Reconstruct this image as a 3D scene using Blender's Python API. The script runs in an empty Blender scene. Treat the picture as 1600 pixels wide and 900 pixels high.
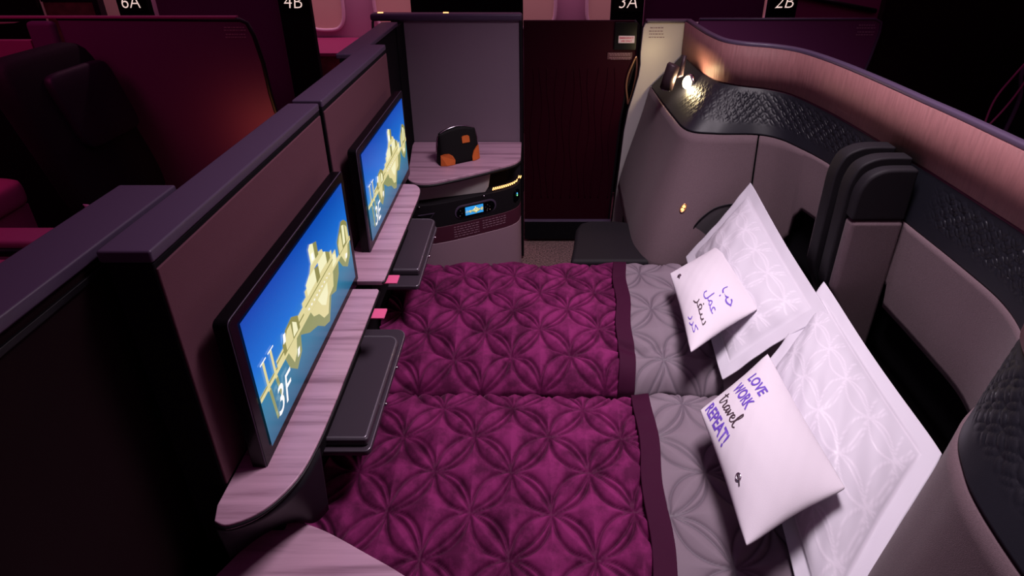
import bpy, bmesh, math, random
import numpy as np
from mathutils import Vector, Matrix
random.seed(4); rng = np.random.RandomState(4)
D = bpy.data; S = bpy.context.scene; C = S.collection
PI = math.pi

# ------------------------------------------------------------------ camera
cam = D.cameras.new('camera'); cam.sensor_width = 36.0; cam.lens = 845/1600*36
cam.shift_x = -33/1600; cam.shift_y = -228/1600; cam.clip_start = .02
co = D.objects.new('camera', cam); C.objects.link(co)
co.location = (0, 0, 1.75); co.rotation_euler = (PI/2-.398, 0, 0); S.camera = co

# ------------------------------------------------------------------ world + lights
w = D.worlds.new('world'); S.world = w; w.use_nodes = True
bg = w.node_tree.nodes['Background']; bg.inputs[0].default_value = (.80, .10, .42, 1); bg.inputs[1].default_value = .045

def area(name, loc, target, sx, sy, power, col, spread=180):
    l = D.lights.new(name, 'AREA'); l.shape = 'RECTANGLE'; l.size = sx; l.size_y = sy
    l.energy = power; l.color = col; l.spread = math.radians(spread)
    o = D.objects.new(name, l); C.objects.link(o); o.location = loc
    o.rotation_euler = (Vector(target)-Vector(loc)).to_track_quat('-Z', 'Y').to_euler()
    return o
area('bed_light', (.55, 1.15, 2.75), (.45, 1.25, .5), .5, .5, 19, (1.0, .86, .94), 95)
area('ceiling_wash', (0, 1.6, 3.0), (0, 1.6, 0), 5.5, 3.2, 8, (.85, .28, .80), 180)
area('window_wash', (-.3, 3.75, 2.6), (-.3, 4.25, 1.0), 5.5, .15, 26, (1.0, .42, .62), 150)
area('seat_glow', (-2.3, 1.5, 2.2), (-2.5, 1.7, .6), .6, .6, 3.0, (1.0, .08, .35), 140)
area('left_suite_lamp', (-1.28, 2.25, .75), (-1.32, 2.5, .72), .25, .25, .5, (1.0, .36, .12), 170)
S.view_settings.view_transform = 'Standard'; S.view_settings.look = 'None'
S.view_settings.exposure = 0.0; S.view_settings.gamma = 1.0; S.view_settings.use_curve_mapping = False

# ------------------------------------------------------------------ materials
def new_mat(name):
    m = D.materials.new(name); m.use_nodes = True
    nt = m.node_tree; return m, nt, nt.nodes['Principled BSDF']
def lk(nt, a, b): nt.links.new(a, b)
def mat(name, col, rough=.6, metal=0., bump=0., bscale=400., sheen=0., var=0., vscale=8., coat=0., spec=.5, stretch=None):
    m, nt, p = new_mat(name); n = nt.nodes
    p.inputs['Base Color'].default_value = (*col, 1); p.inputs['Roughness'].default_value = rough
    p.inputs['Metallic'].default_value = metal; p.inputs['Coat Weight'].default_value = coat
    p.inputs['Specular IOR Level'].default_value = spec
    if sheen: p.inputs['Sheen Weight'].default_value = sheen; p.inputs['Sheen Roughness'].default_value = .4
    tc = n.new('ShaderNodeTexCoord'); src = tc.outputs['Object']
    if stretch:
        mp = n.new('ShaderNodeMapping'); mp.inputs['Scale'].default_value = stretch; lk(nt, src, mp.inputs[0]); src = mp.outputs[0]
    if var:
        t = n.new('ShaderNodeTexNoise'); t.inputs['Scale'].default_value = vscale; t.inputs['Detail'].default_value = 5
        lk(nt, src, t.inputs['Vector'])
        r = n.new('ShaderNodeValToRGB'); r.color_ramp.elements[0].position = .3; r.color_ramp.elements[1].position = .7
        r.color_ramp.elements[0].color = (*[c*(1-var) for c in col], 1); r.color_ramp.elements[1].color = (*[min(1, c*(1+var)) for c in col], 1)
        lk(nt, t.outputs['Fac'], r.inputs[0]); lk(nt, r.outputs[0], p.inputs['Base Color'])
    if bump:
        t2 = n.new('ShaderNodeTexNoise'); t2.inputs['Scale'].default_value = bscale; t2.inputs['Detail'].default_value = 3
        lk(nt, src, t2.inputs['Vector'])
        b = n.new('ShaderNodeBump'); b.inputs['Strength'].default_value = bump; b.inputs['Distance'].default_value = .002
        lk(nt, t2.outputs['Fac'], b.inputs['Height']); lk(nt, b.outputs[0], p.inputs['Normal'])
    return m
def emit(name, col, s=1.):
    m, nt, p = new_mat(name); p.inputs['Base Color'].default_value = (0, 0, 0, 1)
    p.inputs['Emission Color'].default_value = (*col, 1); p.inputs['Emission Strength'].default_value = s; p.inputs['Roughness'].default_value = .3
    return m
def laminate(name, base, dark):
    """pale veneer with soft grain lines running along x"""
    m, nt, p = new_mat(name); n = nt.nodes
    tc = n.new('ShaderNodeTexCoord'); mp = n.new('ShaderNodeMapping'); mp.inputs['Scale'].default_value = (1.2, 26, 4)
    lk(nt, tc.outputs['Object'], mp.inputs[0])
    t = n.new('ShaderNodeTexNoise'); t.inputs['Scale'].default_value = 1.6; t.inputs['Detail'].default_value = 6; t.inputs['Roughness'].default_value = .6
    t.inputs['Distortion'].default_value = .35; lk(nt, mp.outputs[0], t.inputs['Vector'])
    r = n.new('ShaderNodeValToRGB'); e = r.color_ramp.elements
    e[0].position = .33; e[0].color = (*dark, 1); e[1].position = .50; e[1].color = (*base, 1)
    k = e.new(.62); k.color = (*[c*1.12 for c in base], 1)
    lk(nt, t.outputs['Fac'], r.inputs[0]); lk(nt, r.outputs[0], p.inputs['Base Color']); p.inputs['Roughness'].default_value = .38
    return m
def stitched(name, base, line, rough=.8, sheen=0., rough_line=.5, blotch=0., bump=.15, bscale=500, spec=.3):
    """cloth whose quilting/embroidery threads come from the mesh attribute 'stitch'"""
    m, nt, p = new_mat(name); n = nt.nodes
    at = n.new('ShaderNodeAttribute'); at.attribute_name = 'stitch'
    mx = n.new('ShaderNodeMix'); mx.data_type = 'RGBA'; mx.inputs['A'].default_value = (*base, 1); mx.inputs['B'].default_value = (*line, 1)
    lk(nt, at.outputs['Fac'], mx.inputs['Factor'])
    tc = n.new('ShaderNodeTexCoord'); out = mx.outputs['Result']
    if blotch:
        t = n.new('ShaderNodeTexNoise'); t.inputs['Scale'].default_value = 17; t.inputs['Detail'].default_value = 7; t.inputs['Roughness'].default_value = .62
        lk(nt, tc.outputs['Object'], t.inputs['Vector'])
        r = n.new('ShaderNodeValToRGB'); r.color_ramp.elements[0].position = .38; r.color_ramp.elements[0].color = (1-blotch,)*3+(1,)
        r.color_ramp.elements[1].position = .60; r.color_ramp.elements[1].color = (1, 1, 1, 1)
        mm = n.new('ShaderNodeMix'); mm.data_type = 'RGBA'; mm.blend_type = 'MULTIPLY'; mm.inputs['Factor'].default_value = 1
        lk(nt, t.outputs['Fac'], r.inputs[0]); lk(nt, out, mm.inputs['A']); lk(nt, r.outputs[0], mm.inputs['B']); out = mm.outputs['Result']
    lk(nt, out, p.inputs['Base Color'])
    mr = n.new('ShaderNodeMapRange'); mr.inputs['To Min'].default_value = rough; mr.inputs['To Max'].default_value = rough_line
    lk(nt, at.outputs['Fac'], mr.inputs[0]); lk(nt, mr.outputs[0], p.inputs['Roughness'])
    p.inputs['Specular IOR Level'].default_value = spec
    if sheen: p.inputs['Sheen Weight'].default_value = sheen; p.inputs['Sheen Roughness'].default_value = .35; p.inputs['Sheen Tint'].default_value = (1, .55, .85, 1)
    t2 = n.new('ShaderNodeTexNoise'); t2.inputs['Scale'].default_value = bscale; lk(nt, tc.outputs['Object'], t2.inputs['Vector'])
    b = n.new('ShaderNodeBump'); b.inputs['Strength'].default_value = bump; b.inputs['Distance'].default_value = .001
    lk(nt, t2.outputs['Fac'], b.inputs['Height']); lk(nt, b.outputs[0], p.inputs['Normal'])
    return m

M = {}
M['black'] = mat('black_plastic', (.005, .004, .006), .45, bump=.05, spec=.3)
M['gloss'] = mat('gloss_black', (.002, .0018, .003), .25, bump=0, spec=.18)
M['matte_black'] = mat('matte_black', (.004, .003, .005), .9, bump=.1, spec=.12)
M['cap'] = mat('purple_satin_trim', (.070, .046, .088), .42, bump=.05, bscale=900)
M['mauve'] = mat('mauve_fabric_panel', (.115, .042, .062), .85, spec=.2, bump=.35, bscale=700)
M['grey_panel'] = mat('grey_suite_panel', (.20, .145, .19), .55, spec=.3, bump=.06, bscale=600)
M['beige_panel'] = mat('beige_suite_panel', (.46, .42, .42), .42, bump=.05)
M['mauve_shell'] = mat('mauve_shell', (.30, .18, .24), .5, bump=.05)
M['purple_panel'] = mat('dark_purple_panel', (.13, .03, .10), .6, bump=.1, spec=.25)
M['maroon_door'] = mat('maroon_door_leaf', (.022, .0006, .006), .6, spec=.08, bump=.25, bscale=6, stretch=(6, 6, .9))
M['maroon_dark'] = mat('dark_maroon_panel', (.008, .0012, .003), .8, bump=.1, spec=.12)
M['shell_fabric'] = mat('taupe_seat_fabric', (.130, .086, .100), .9, bump=.5, bscale=800, spec=.2, sheen=.08, var=.12, vscale=350)
M['shell_dark'] = mat('dark_seat_fabric', (.05, .042, .048), .9, bump=.5, bscale=900, var=.3, vscale=500)
M['plum_cloth'] = mat('plum_fabric', (.10, .018, .05), .7, bump=.3)
M['cushion'] = mat('charcoal_leather', (.007, .005, .008), .7, bump=.15, bscale=300, spec=.25)
M['headrest'] = mat('dark_purple_leather', (.016, .008, .020), .5, spec=.3, bump=.15, bscale=300)
M['quilted'] = mat('navy_black_embossed_leather', (.008, .008, .013), .48, spec=.35, bump=.1, bscale=500)
M['rib'] = mat('copper_ribbed_panel', (.23, .095, .10), .62, metal=0, spec=.3, bump=1., bscale=110, var=.12, vscale=110, stretch=(1, 1, .12))
M['laminate'] = laminate('pale_veneer', (.46, .27, .37), (.25, .13, .19))
M['skirt'] = mat('skirt_black', (.006, .006, .009), .5, spec=.25)
M['grey_cloth'] = stitched('grey_quilt_cloth', (.185, .142, .175), (.11, .085, .11), .78, bump=.2)
M['velvet'] = stitched('burgundy_velvet', (.200, .019, .108), (.07, .004, .036), .8, sheen=.12, blotch=.6, spec=.08, bump=.3)
M['band'] = mat('plum_satin_band', (.035, .002, .019), .8, bump=.2, spec=.15)
M['white_cloth'] = stitched('white_satin_pillowcase', (.56, .53, .60), (.66, .62, .70), .6, rough_line=.4, bump=.08)
M['white_cotton'] = mat('white_cotton', (.62, .57, .63), .75, bump=.15, bscale=600, spec=.2)
M['sheet'] = mat('pale_sheet', (.60, .50, .58), .75, bump=.2)
M['ink_purple'] = mat('purple_ink', (.13, .06, .45), .6)
M['ink_brown'] = mat('dark_brown_ink', (.045, .022, .035), .6)
M['tray'] = mat('tray_grey', (.045, .033, .047), .34, bump=.03, spec=.5)
M['tray_rim'] = mat('tray_rim_satin', (.26, .23, .28), .25, metal=.6)
M['brass'] = mat('brushed_gold', (.70, .42, .25), .3, metal=.9)
M['chrome'] = mat('steel', (.55, .5, .55), .2, metal=1.)
M['lamp_body'] = mat('bronze_lamp', (.05, .028, .035), .45, metal=.4)
M['light_spot'] = emit('lamp_glow', (1.0, .85, .5), 14.)
M['amber'] = emit('amber_glow', (1.0, .45, .15), 3.)
M['tag'] = mat('pink_ribbon', (.80, .12, .30), .6)
M['label'] = mat('label_print', (.16, .08, .12), .6)
M['label_light'] = mat('pale_print', (.30, .16, .22), .6)
M['label_bg'] = mat('maroon_placard', (.07, .012, .03), .5)
M['sticker'] = mat('white_sticker', (.75, .62, .72), .5)
M['sticker_red'] = mat('red_sticker_print', (.55, .02, .12), .5)
M['carpet'] = mat('speckled_carpet', (.15, .085, .085), .95, bump=1., bscale=160, var=.85, vscale=120)
M['fuselage'] = mat('cabin_sidewall', (.50, .30, .40), .5, bump=.05)
M['shade'] = mat('window_shade', (.80, .66, .48), .6, bump=.1)
M['rim'] = mat('window_rim', (.75, .62, .68), .4)
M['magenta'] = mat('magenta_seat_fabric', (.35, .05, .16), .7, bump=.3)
M['wood'] = mat('walnut_ledge', (.16, .07, .045), .45, var=.3, vscale=20)
M['bag_black'] = mat('black_canvas', (.005, .004, .005), .7, bump=.3, bscale=500, spec=.2)
M['bag_tan'] = mat('tan_leather', (.62, .13, .02), .5, bump=.2)
M['sky'] = None

# ------------------------------------------------------------------ mesh helpers
def tag(o, label, cat, group=None, kind=None):
    o['label'] = label; o['category'] = cat
    if group: o['group'] = group
    if kind: o['kind'] = kind
    return o
def thing(name, label, cat, loc=(0, 0, 0), group=None):
    o = D.objects.new(name, None); C.objects.link(o); o.location = loc; o.empty_display_size = .05
    bpy.context.view_layer.update()
    return tag(o, label, cat, group)
def link(name, me, m, parent=None, smooth=False, bevel=0, seg=2, solid=0, subsurf=0):
    o = D.objects.new(name, me); C.objects.link(o)
    if m is not None and not me.materials: me.materials.append(m)
    if smooth: me.polygons.foreach_set('use_smooth', [True]*len(me.polygons))
    if parent is not None:
        o.parent = parent
        mw = parent.location.copy(); pp = parent.parent
        while pp is not None: mw += pp.location; pp = pp.parent
        o.matrix_parent_inverse = Matrix.Identity(4)
        for v in me.vertices: v.co -= mw
    if solid:
        s = o.modifiers.new('solid', 'SOLIDIFY'); s.thickness = solid; s.offset = -1
    if bevel:
        b = o.modifiers.new('bevel', 'BEVEL'); b.width = bevel; b.segments = seg; b.limit_method = 'ANGLE'; b.angle_limit = math.radians(40)
        me.polygons.foreach_set('use_smooth', [True]*len(me.polygons)); wn = o.modifiers.new('wn', 'WEIGHTED_NORMAL'); wn.keep_sharp = False
    if subsurf:
        b = o.modifiers.new('sub', 'SUBSURF'); b.levels = subsurf; b.render_levels = subsurf
    return o
def me_from(verts, faces, name='m'):
    me = D.meshes.new(name); me.from_pydata([tuple(map(float, v)) for v in verts], [], [tuple(map(int, f)) for f in faces]); me.update(); return me
def box(name, x0, x1, y0, y1, z0, z1, m, parent=None, bevel=.003, **k):
    v = [(x, y, z) for z in (z0, z1) for y in (y0, y1) for x in (x0, x1)]
    f = [(0, 2, 3, 1), (4, 5, 7, 6), (0, 1, 5, 4), (2, 6, 7, 3), (0, 4, 6, 2), (1, 3, 7, 5)]
    return link(name, me_from(v, f), m, parent, bevel=bevel, **k)
def ensure_up(pts):
    a = sum(p[0]*q[1]-q[0]*p[1] for p, q in zip(pts, pts[1:]+pts[:1]))
    return pts if a > 0 else pts[::-1]
def prism(name, pts, lo, hi, m, parent=None, axis='z', bevel=.003, **k):
    """polygon pts (2D) extruded lo..hi along axis: z:(x,y)  y:(x,z)  x:(y,z)"""
    pts = ensure_up([tuple(p) for p in pts]); n = len(pts)
    def P(p, h): return {'z': (p[0], p[1], h), 'y': (p[0], h, p[1]), 'x': (h, p[0], p[1])}[axis]
    v = [P(p, lo) for p in pts]+[P(p, hi) for p in pts]
    f = [tuple(range(n-1, -1, -1)), tuple(range(n, 2*n))]+[(i, (i+1) % n, n+(i+1) % n, n+i) for i in range(n)]
    if axis == 'y': f = [q[::-1] for q in f]
    return link(name, me_from(v, f), m, parent, bevel=bevel, **k)
def rounded(x0, x1, y0, y1, r, n=6, rs=None):
    rs = rs or (r, r, r, r); out = []
    for (cx, cy, a0, r_) in ((x1-rs[0], y1-rs[0], 0, rs[0]), (x0+rs[1], y1-rs[1], 90, rs[1]), (x0+rs[2], y0+rs[2], 180, rs[2]), (x1-rs[3], y0+rs[3], 270, rs[3])):
        for i in range(n+1):
            a = math.radians(a0+90*i/n); out.append((cx+r_*math.cos(a), cy+r_*math.sin(a)))
    return out
def smooth_path(pts, n=8, closed=False):
    P = [np.array(p, float) for p in pts]; out = []; N = len(P)
    rngi = range(N if closed else N-1)
    for i in rngi:
        p0 = P[(i-1) % N] if closed or i > 0 else P[0]; p1 = P[i]; p2 = P[(i+1) % N]; p3 = P[(i+2) % N] if closed or i+2 < N else P[-1]
        for j in range(n):
            t = j/n; out.append(.5*((2*p1)+(-p0+p2)*t+(2*p0-5*p1+4*p2-p3)*t*t+(-p0+3*p1-3*p2+p3)*t**3))
    if not closed: out.append(P[-1])
    return out
def tube_me(path, r, seg=10, closed=False, caps=True):
    path = [Vector(p) for p in path]; n = len(path); vs = []; fs = []
    up = Vector((0, 0, 1)); prev = None
    for i, p in enumerate(path):
        a = path[(i-1) % n] if closed or i > 0 else p; b = path[(i+1) % n] if closed or i < n-1 else p
        t = (b-a).normalized()
        if prev is None: s = t.cross(up); s = t.cross(Vector((1, 0, 0))) if s.length < 1e-3 else s
        else: s = prev-t*prev.dot(t)
        s.normalize(); prev = s; u = s.cross(t)
        rr = r[i] if isinstance(r, (list, tuple)) else r
        for k in range(seg):
            an = 2*PI*k/seg; vs.append(p+s*math.cos(an)*rr+u*math.sin(an)*rr)
    for i in range(n if closed else n-1):
        for k in range(seg):
            a = i*seg+k; b = i*seg+(k+1) % seg; c = ((i+1) % n)*seg+(k+1) % seg; d = ((i+1) % n)*seg+k
            fs.append((a, b, c, d))
    if caps and not closed: fs += [tuple(range(seg-1, -1, -1)), tuple((n-1)*seg+k for k in range(seg))]
    return me_from(vs, fs)
def tube(name, path, r, m, parent=None, seg=10, closed=False):
    return link(name, tube_me(path, r, seg, closed), m, parent, smooth=True)
def grid_me(P, closed=False):
    """P: array (n, m, 3)"""
    n, m_, _ = P.shape; v = P.reshape(-1, 3)
    i, j = np.meshgrid(np.arange(n-1), np.arange(m_-1), indexing='ij')
    a = (i*m_+j).ravel(); f = np.stack([a, a+m_, a+m_+1, a+1], 1)
    me = D.meshes.new('g'); me.vertices.add(len(v)); me.vertices.foreach_set('co', v.astype(np.float32).ravel())
    me.loops.add(f.size); me.loops.foreach_set('vertex_index', f.astype(np.int32).ravel())
    me.polygons.add(len(f)); me.polygons.foreach_set('loop_start', np.arange(0, f.size, 4, dtype=np.int32))
    me.update(calc_edges=True); me.validate(); return me
def attr(me, name, vals):
    a = me.attributes.new(name, 'FLOAT', 'POINT'); a.data.foreach_set('value', np.asarray(vals, np.float32).ravel())
def soft_block(name, x0, x1, y0, y1, z0, z1, m, parent=None, r=.03, puff=0.):
    """upholstered block: heavily bevelled box with slightly crowned faces"""
    bm = bmesh.new(); bmesh.ops.create_cube(bm, size=1)
    bmesh.ops.subdivide_edges(bm, edges=bm.edges, cuts=5, use_grid_fill=True)
    c = Vector(((x0+x1)/2, (y0+y1)/2, (z0+z1)/2)); s = Vector((x1-x0, y1-y0, z1-z0))
    for v in bm.verts:
        q = v.co.copy(); l = Vector((max(-.5+r/s.x, min(.5-r/s.x, q.x)), max(-.5+r/s.y, min(.5-r/s.y, q.y)), max(-.5+r/s.z, min(.5-r/s.z, q.z))))
        d = Vector(((q.x-l.x)*s.x, (q.y-l.y)*s.y, (q.z-l.z)*s.z)); base = Vector((l.x*s.x, l.y*s.y, l.z*s.z))
        if d.length > 1e-6: d = d.normalized()*r
        v.co = c+base+d
        if puff:
            w = (1-(2*q.x)**2)*(1-(2*q.y)**2) if abs(q.z) > .49 else 0
            v.co.z += puff*w*(1 if q.z > 0 else -1)
    me = D.meshes.new('b'); bm.to_mesh(me); bm.free()
    return link(name, me, m, parent, smooth=True, subsurf=1)
_tc = {}
def text_me(body, size=1., bold=0., shear=0.):
    c = D.curves.new('t', 'FONT'); c.body = body; c.size = size; c.align_x = 'LEFT'; c.offset = bold; c.shear = shear; c.resolution_u = 4
    o = D.objects.new('t', c); C.objects.link(o); dg = bpy.context.evaluated_depsgraph_get(); dg.update()
    me = D.meshes.new_from_object(o.evaluated_get(dg)); me.materials.clear()
    D.objects.remove(o); D.curves.remove(c)
    xs = [v.co.x for v in me.vertices]; ys = [v.co.y for v in me.vertices]
    return me, (min(xs), max(xs), min(ys), max(ys))
def text_on(name, body, origin, ux, uy, height, m, parent=None, width=None, bold=0., shear=0., thick=.0006, both=None):
    """flat lettering on a surface: origin = lower left, ux/uy = text axes in the world"""
    me, (a, b, c, d) = text_me(body, 1., bold, shear); ux = Vector(ux).normalized(); uy = Vector(uy).normalized()
    sy = height/(d-c); sx = (width/(b-a)) if width else sy; nz = ux.cross(uy)
    for v in me.vertices: v.co = Vector(origin)+ux*((v.co.x-a)*sx)+uy*((v.co.y-c)*sy)+nz*thick
    return link(name, me, m, parent)
def print_lines(name, x0, x1, z1, n, dz, y, m, parent, axis='y', h=.0035):
    """rows of small illegible print: short word blocks"""
    vs = []; fs = []; r = random.Random(name+str(x0))
    for k in range(n):
        z = z1-k*dz-(.006 if k >= n/2 else 0); x = x0+r.uniform(0, .012)
        while x < x1-.006:
            wd = r.uniform(.005, .014); e = min(x+wd, x1); b = len(vs)
            vs += [(x, y, z-h), (e, y, z-h), (e, y, z), (x, y, z)]; fs.append((b, b+1, b+2, b+3)); x = e+.003
    return link(name, me_from(vs, fs), m, parent)

# ================================================================== SETTING
def struct(o): o['kind'] = 'structure'; return o
struct(box('floor', -4.2, 4.2, -.8, 4.6, -.05, 0, M['carpet'], bevel=0))
# curved cabin side wall on the far side
prof = smooth_path([(4.42, 0.), (4.34, .3), (4.27, .7), (4.25, 1.1), (4.27, 1.5), (4.2, 1.9), (4.0, 2.25)], 6)
P = np.array([[(x, p[0], p[1]) for p in prof] for x in np.linspace(-4.2, 4.2, 40)])
struct(link('wall_far', grid_me(P), M['fuselage'], smooth=True, solid=-.03))
for k, xr in enumerate([-4.5+.54*i for i in range(16)]):
    xc = -1.60+.54*(k-5)
    if abs(xc) > 3.9: continue
    w = D.objects.new('window_%d' % (k+1), None); C.objects.link(w); w.location = (xc, 4.20, 1.15); struct(w); bpy.context.view_layer.update()
    ring = smooth_path([(math.copysign(abs(math.cos(a))**.6, math.cos(a))*.15, math.copysign(abs(math.sin(a))**.6, math.sin(a))*.225) for a in np.linspace(0, 2*PI, 24, endpoint=False)], 3, True)
    tube('window_frame', [(xc+q[0], 4.205, 1.15+q[1]) for q in ring], .014, M['rim'], w, 8, True)
    prism('window_shade', [(xc+q[0], 1.15+q[1]) for q in ring], 4.203, 4.222, M['shade'], w, axis='y', bevel=0)

# ================================================================== TELEVISION PARTITION
# ---- centre partition with two monitor bays
def screen_material():
    m, nt, p = new_mat('screen_sky'); n = nt.nodes
    at = n.new('ShaderNodeAttribute'); at.attribute_name = 'pic'
    sp = n.new('ShaderNodeSeparateXYZ'); lk(nt, at.outputs['Vector'], sp.inputs[0])
    r = n.new('ShaderNodeValToRGB'); e = r.color_ramp.elements
    e[0].position = 0; e[0].color = (.010, .10, .20, 1); e[1].position = 1; e[1].color = (.0, .06, .42, 1)
    for ps, c in ((.22, (.018, .17, .30, 1)), (.38, (.02, .20, .36, 1)), (.44, (.02, .22, .60, 1)), (.62, (.004, .15, .62, 1))):
        k = e.new(ps); k.color = c
    lk(nt, sp.outputs['Y'], r.inputs[0])
    p.inputs['Base Color'].default_value = (0, 0, 0, 1); p.inputs['Roughness'].default_value = .25
    lk(nt, r.outputs[0], p.inputs['Emission Color']); p.inputs['Emission Strength'].default_value = 1.05
    return m
M['sky'] = screen_material()
M['pic_a'] = emit('picture_sandstone', (.82, .74, .36), .9)
M['pic_b'] = emit('picture_sandstone_shadow', (.34, .33, .10), .8)
M['pic_c'] = emit('picture_sandstone_light', (.95, .92, .58), .95)
M['pic_w'] = emit('picture_white', (1, 1, 1), 1.)
M['pic_r'] = emit('picture_reflection', (.36, .40, .16), .75)
def picture(place, parent, name='screen_picture', full=True):
    """stone towers by the water on the screen; place(u,v,k) -> world, u 0..1, v 0..1"""
    polys = [  # (material, points in u,v)
        ('pic_r', [(.30, .41), (.82, .42), (.80, .30), (.74, .20), (.68, .24), (.62, .06), (.56, .10), (.50, .20), (.42, .26), (.36, .34)]),
        ('pic_a', [(.46, .39), (.74, .40), (.72, .28), (.66, .26), (.62, .14), (.57, .17), (.53, .27), (.48, .32)]),
        ('pic_c', [(.54, .39), (.66, .40), (.65, .30), (.61, .24), (.57, .30)]),
        ('pic_r', [(.82, .41), (.99, .42), (.97, .28), (.92, .22), (.86, .30)]), ('pic_a', [(.86, .41), (.96, .415), (.94, .32), (.90, .29)]),
        ('pic_r', [(.20, .39), (.35, .395), (.33, .24), (.27, .17), (.22, .27)]), ('pic_a', [(.23, .39), (.31, .39), (.29, .29), (.26, .25)]),
        ('pic_r', [(.058, .37), (.075, .37), (.082, .10), (.068, .10)]), ('pic_r', [(.112, .37), (.130, .37), (.138, .14), (.124, .14)]),
        ('pic_a', [(.0, .375), (1., .415), (1., .46), (.0, .42)]), ('pic_b', [(.0, .405), (.40, .425), (.40, .437), (.0, .417)]),
        ('pic_a', [(.14, .41), (.46, .43), (.46, .53), (.34, .52), (.34, .50), (.14, .47)]),
        ('pic_b', [(.14, .44), (.44, .46), (.44, .475), (.14, .455)]),
        ('pic_b', [(.20, .41), (.35, .42), (.35, .53), (.30, .59), (.24, .57), (.20, .50)]),
        ('pic_a', [(.225, .42), (.285, .42), (.285, .555), (.25, .55), (.225, .50)]), ('pic_c', [(.29, .43), (.33, .43), (.33, .50), (.30, .55)]),
        ('pic_a', [(.40, .42), (.80, .43), (.80, .55), (.755, .55), (.755, .60), (.70, .60), (.70, .63), (.44, .61), (.44, .56), (.40, .56)]),
        ('pic_c', [(.46, .54), (.56, .55), (.56, .66), (.51, .68), (.46, .64)]), ('pic_b', [(.56, .52), (.60, .53), (.60, .64), (.56, .66)]),
        ('pic_c', [(.60, .56), (.69, .56), (.69, .66), (.655, .695), (.60, .70)]), ('pic_b', [(.69, .54), (.73, .55), (.73, .61), (.69, .66)]),
        ('pic_a', [(.50, .66), (.67, .67), (.66, .72), (.62, .74), (.53, .73)]),
        ('pic_c', [(.535, .72), (.585, .72), (.585, .86), (.555, .885), (.535, .86)]), ('pic_b', [(.585, .72), (.62, .72), (.62, .84), (.585, .86)]),
        ('pic_b', [(.42, .49), (.78, .50), (.78, .512), (.42, .502)]), ('pic_c', [(.74, .44), (.79, .44), (.79, .52), (.76, .54)]),
        ('pic_b', [(.83, .44), (.985, .445), (.985, .62), (.95, .68), (.91, .70), (.87, .64), (.83, .58)]),
        ('pic_a', [(.84, .45), (.89, .45), (.89, .62), (.865, .60), (.84, .54)]), ('pic_c', [(.90, .47), (.93, .47), (.94, .64), (.91, .66)]),
        ('pic_a', [(.945, .45), (.98, .455), (.975, .58), (.95, .63)]),
        ('pic_a', [(.052, .37), (.066, .37), (.066, .60), (.052, .60)]), ('pic_a', [(.110, .37), (.124, .37), (.124, .60), (.110, .60)]),
        ('pic_w', [(.038, .60), (.082, .60), (.082, .612), (.038, .612)]), ('pic_w', [(.096, .60), (.14, .60), (.14, .612), (.096, .612)]),
        ('pic_w', [(.285, .25), (.305, .26), (.315, .31), (.295, .31)]), ('pic_w', [(.205, .50), (.225, .50), (.235, .56), (.215, .57)]),
        ('pic_w', [(.90, .33), (.92, .32), (.93, .36), (.91, .37)]), ('pic_w', [(.55, .74), (.57, .74), (.57, .80), (.55, .80)]),
    ]
    for i in range(9): u = .44+.03*i; polys.append(('pic_w', [(u, .435+.001*i), (u+.012, .435+.001*i), (u+.012, .452), (u, .452)]))
    mats = ['pic_a', 'pic_b', 'pic_c', 'pic_w', 'pic_r']; vs = []; fs = []; mi = []
    for k, (mm, pts) in enumerate(polys):
        b = len(vs); vs += [place(u, v, k) for u, v in pts]; fs.append(tuple(range(b, b+len(pts)))); mi.append(mats.index(mm))
    me = me_from(vs, fs); 
    for q in mats: me.materials.append(M[q])
    me.polygons.foreach_set('material_index', mi)
    return link(name, me, None, parent)
def tv(y0, zt, seat, label):
    W, Hh = .487, .274; x = -.4626; y1 = y0+W; zb = zt-Hh
    t = thing('seat_monitor', label, 'television', (x-.03, (y0+y1)/2, zb-.03))
    prism('monitor_housing', rounded(y0-.024, y1+.024, zb-.034, zt+.022, .010, 4), x-.028, x-.002, M['gloss'], t, axis='x', bevel=.002)
    tube('monitor_edge', [(x-.004, p[0], p[1]) for p in rounded(y0-.0235, y1+.0235, zb-.0335, zt+.0215, .010, 4)], .0011, M['cap'], t, 6, True)
    box('mounting_arm', -.520, x-.026, y0+.12, y1-.12, zb+.05, zt-.05, M['matte_black'], t)
    g = np.zeros((30, 18, 3)); pic = np.zeros((30, 18, 3))
    for i in range(30):
        for j in range(18):
            u, v = i/29, j/17; g[i, j] = (x, y0+W*u, zb+Hh*v); pic[i, j] = (u, v, 0)
    me = grid_me(g); me.flip_normals(); a = me.attributes.new('pic', 'FLOAT_VECTOR', 'POINT'); a.data.foreach_set('vector', pic.astype(np.float32).ravel())
    scr = link('screen', me, M['sky'], t)
    picture(lambda u, v, k: (x+.0004+.00005*k, y0+W*u, zb+Hh*v), scr)
    text_on('seat_number', seat, (x+.003, y0+.036, zb+.028), (0, 1, 0), (0, 0, 1), .056, M['pic_w'], scr, width=.066, shear=.3, bold=.004)
    return t
Y1, ZT1, Y2, ZT2 = .675, 1.155, 1.327, 1.155
def bay(y0, y1, label):
    t = thing('monitor_partition', label, 'partition', (-.557, (y0+y1)/2, 0))
    box('core_panel', -.585, -.520, y0, y1, .02, 1.31, M['matte_black'], t)
    box('fabric_panel', -.522, -.517, y0+.002, y1-.006, .862, 1.300, M['mauve'], t, bevel=.002)
    box('top_cap', -.594, -.519, y0, y1, 1.310, 1.330, M['cap'], t, bevel=.004)
    return t
bay(.617, 1.243, 'mauve fabric partition behind the nearer monitor, purple top cap')
bay(1.262, 1.885, 'mauve fabric partition behind the farther monitor, purple top cap')
tv(Y1, ZT1, '3F', 'large wall monitor showing 3F, nearer of the two lit screens')
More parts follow.
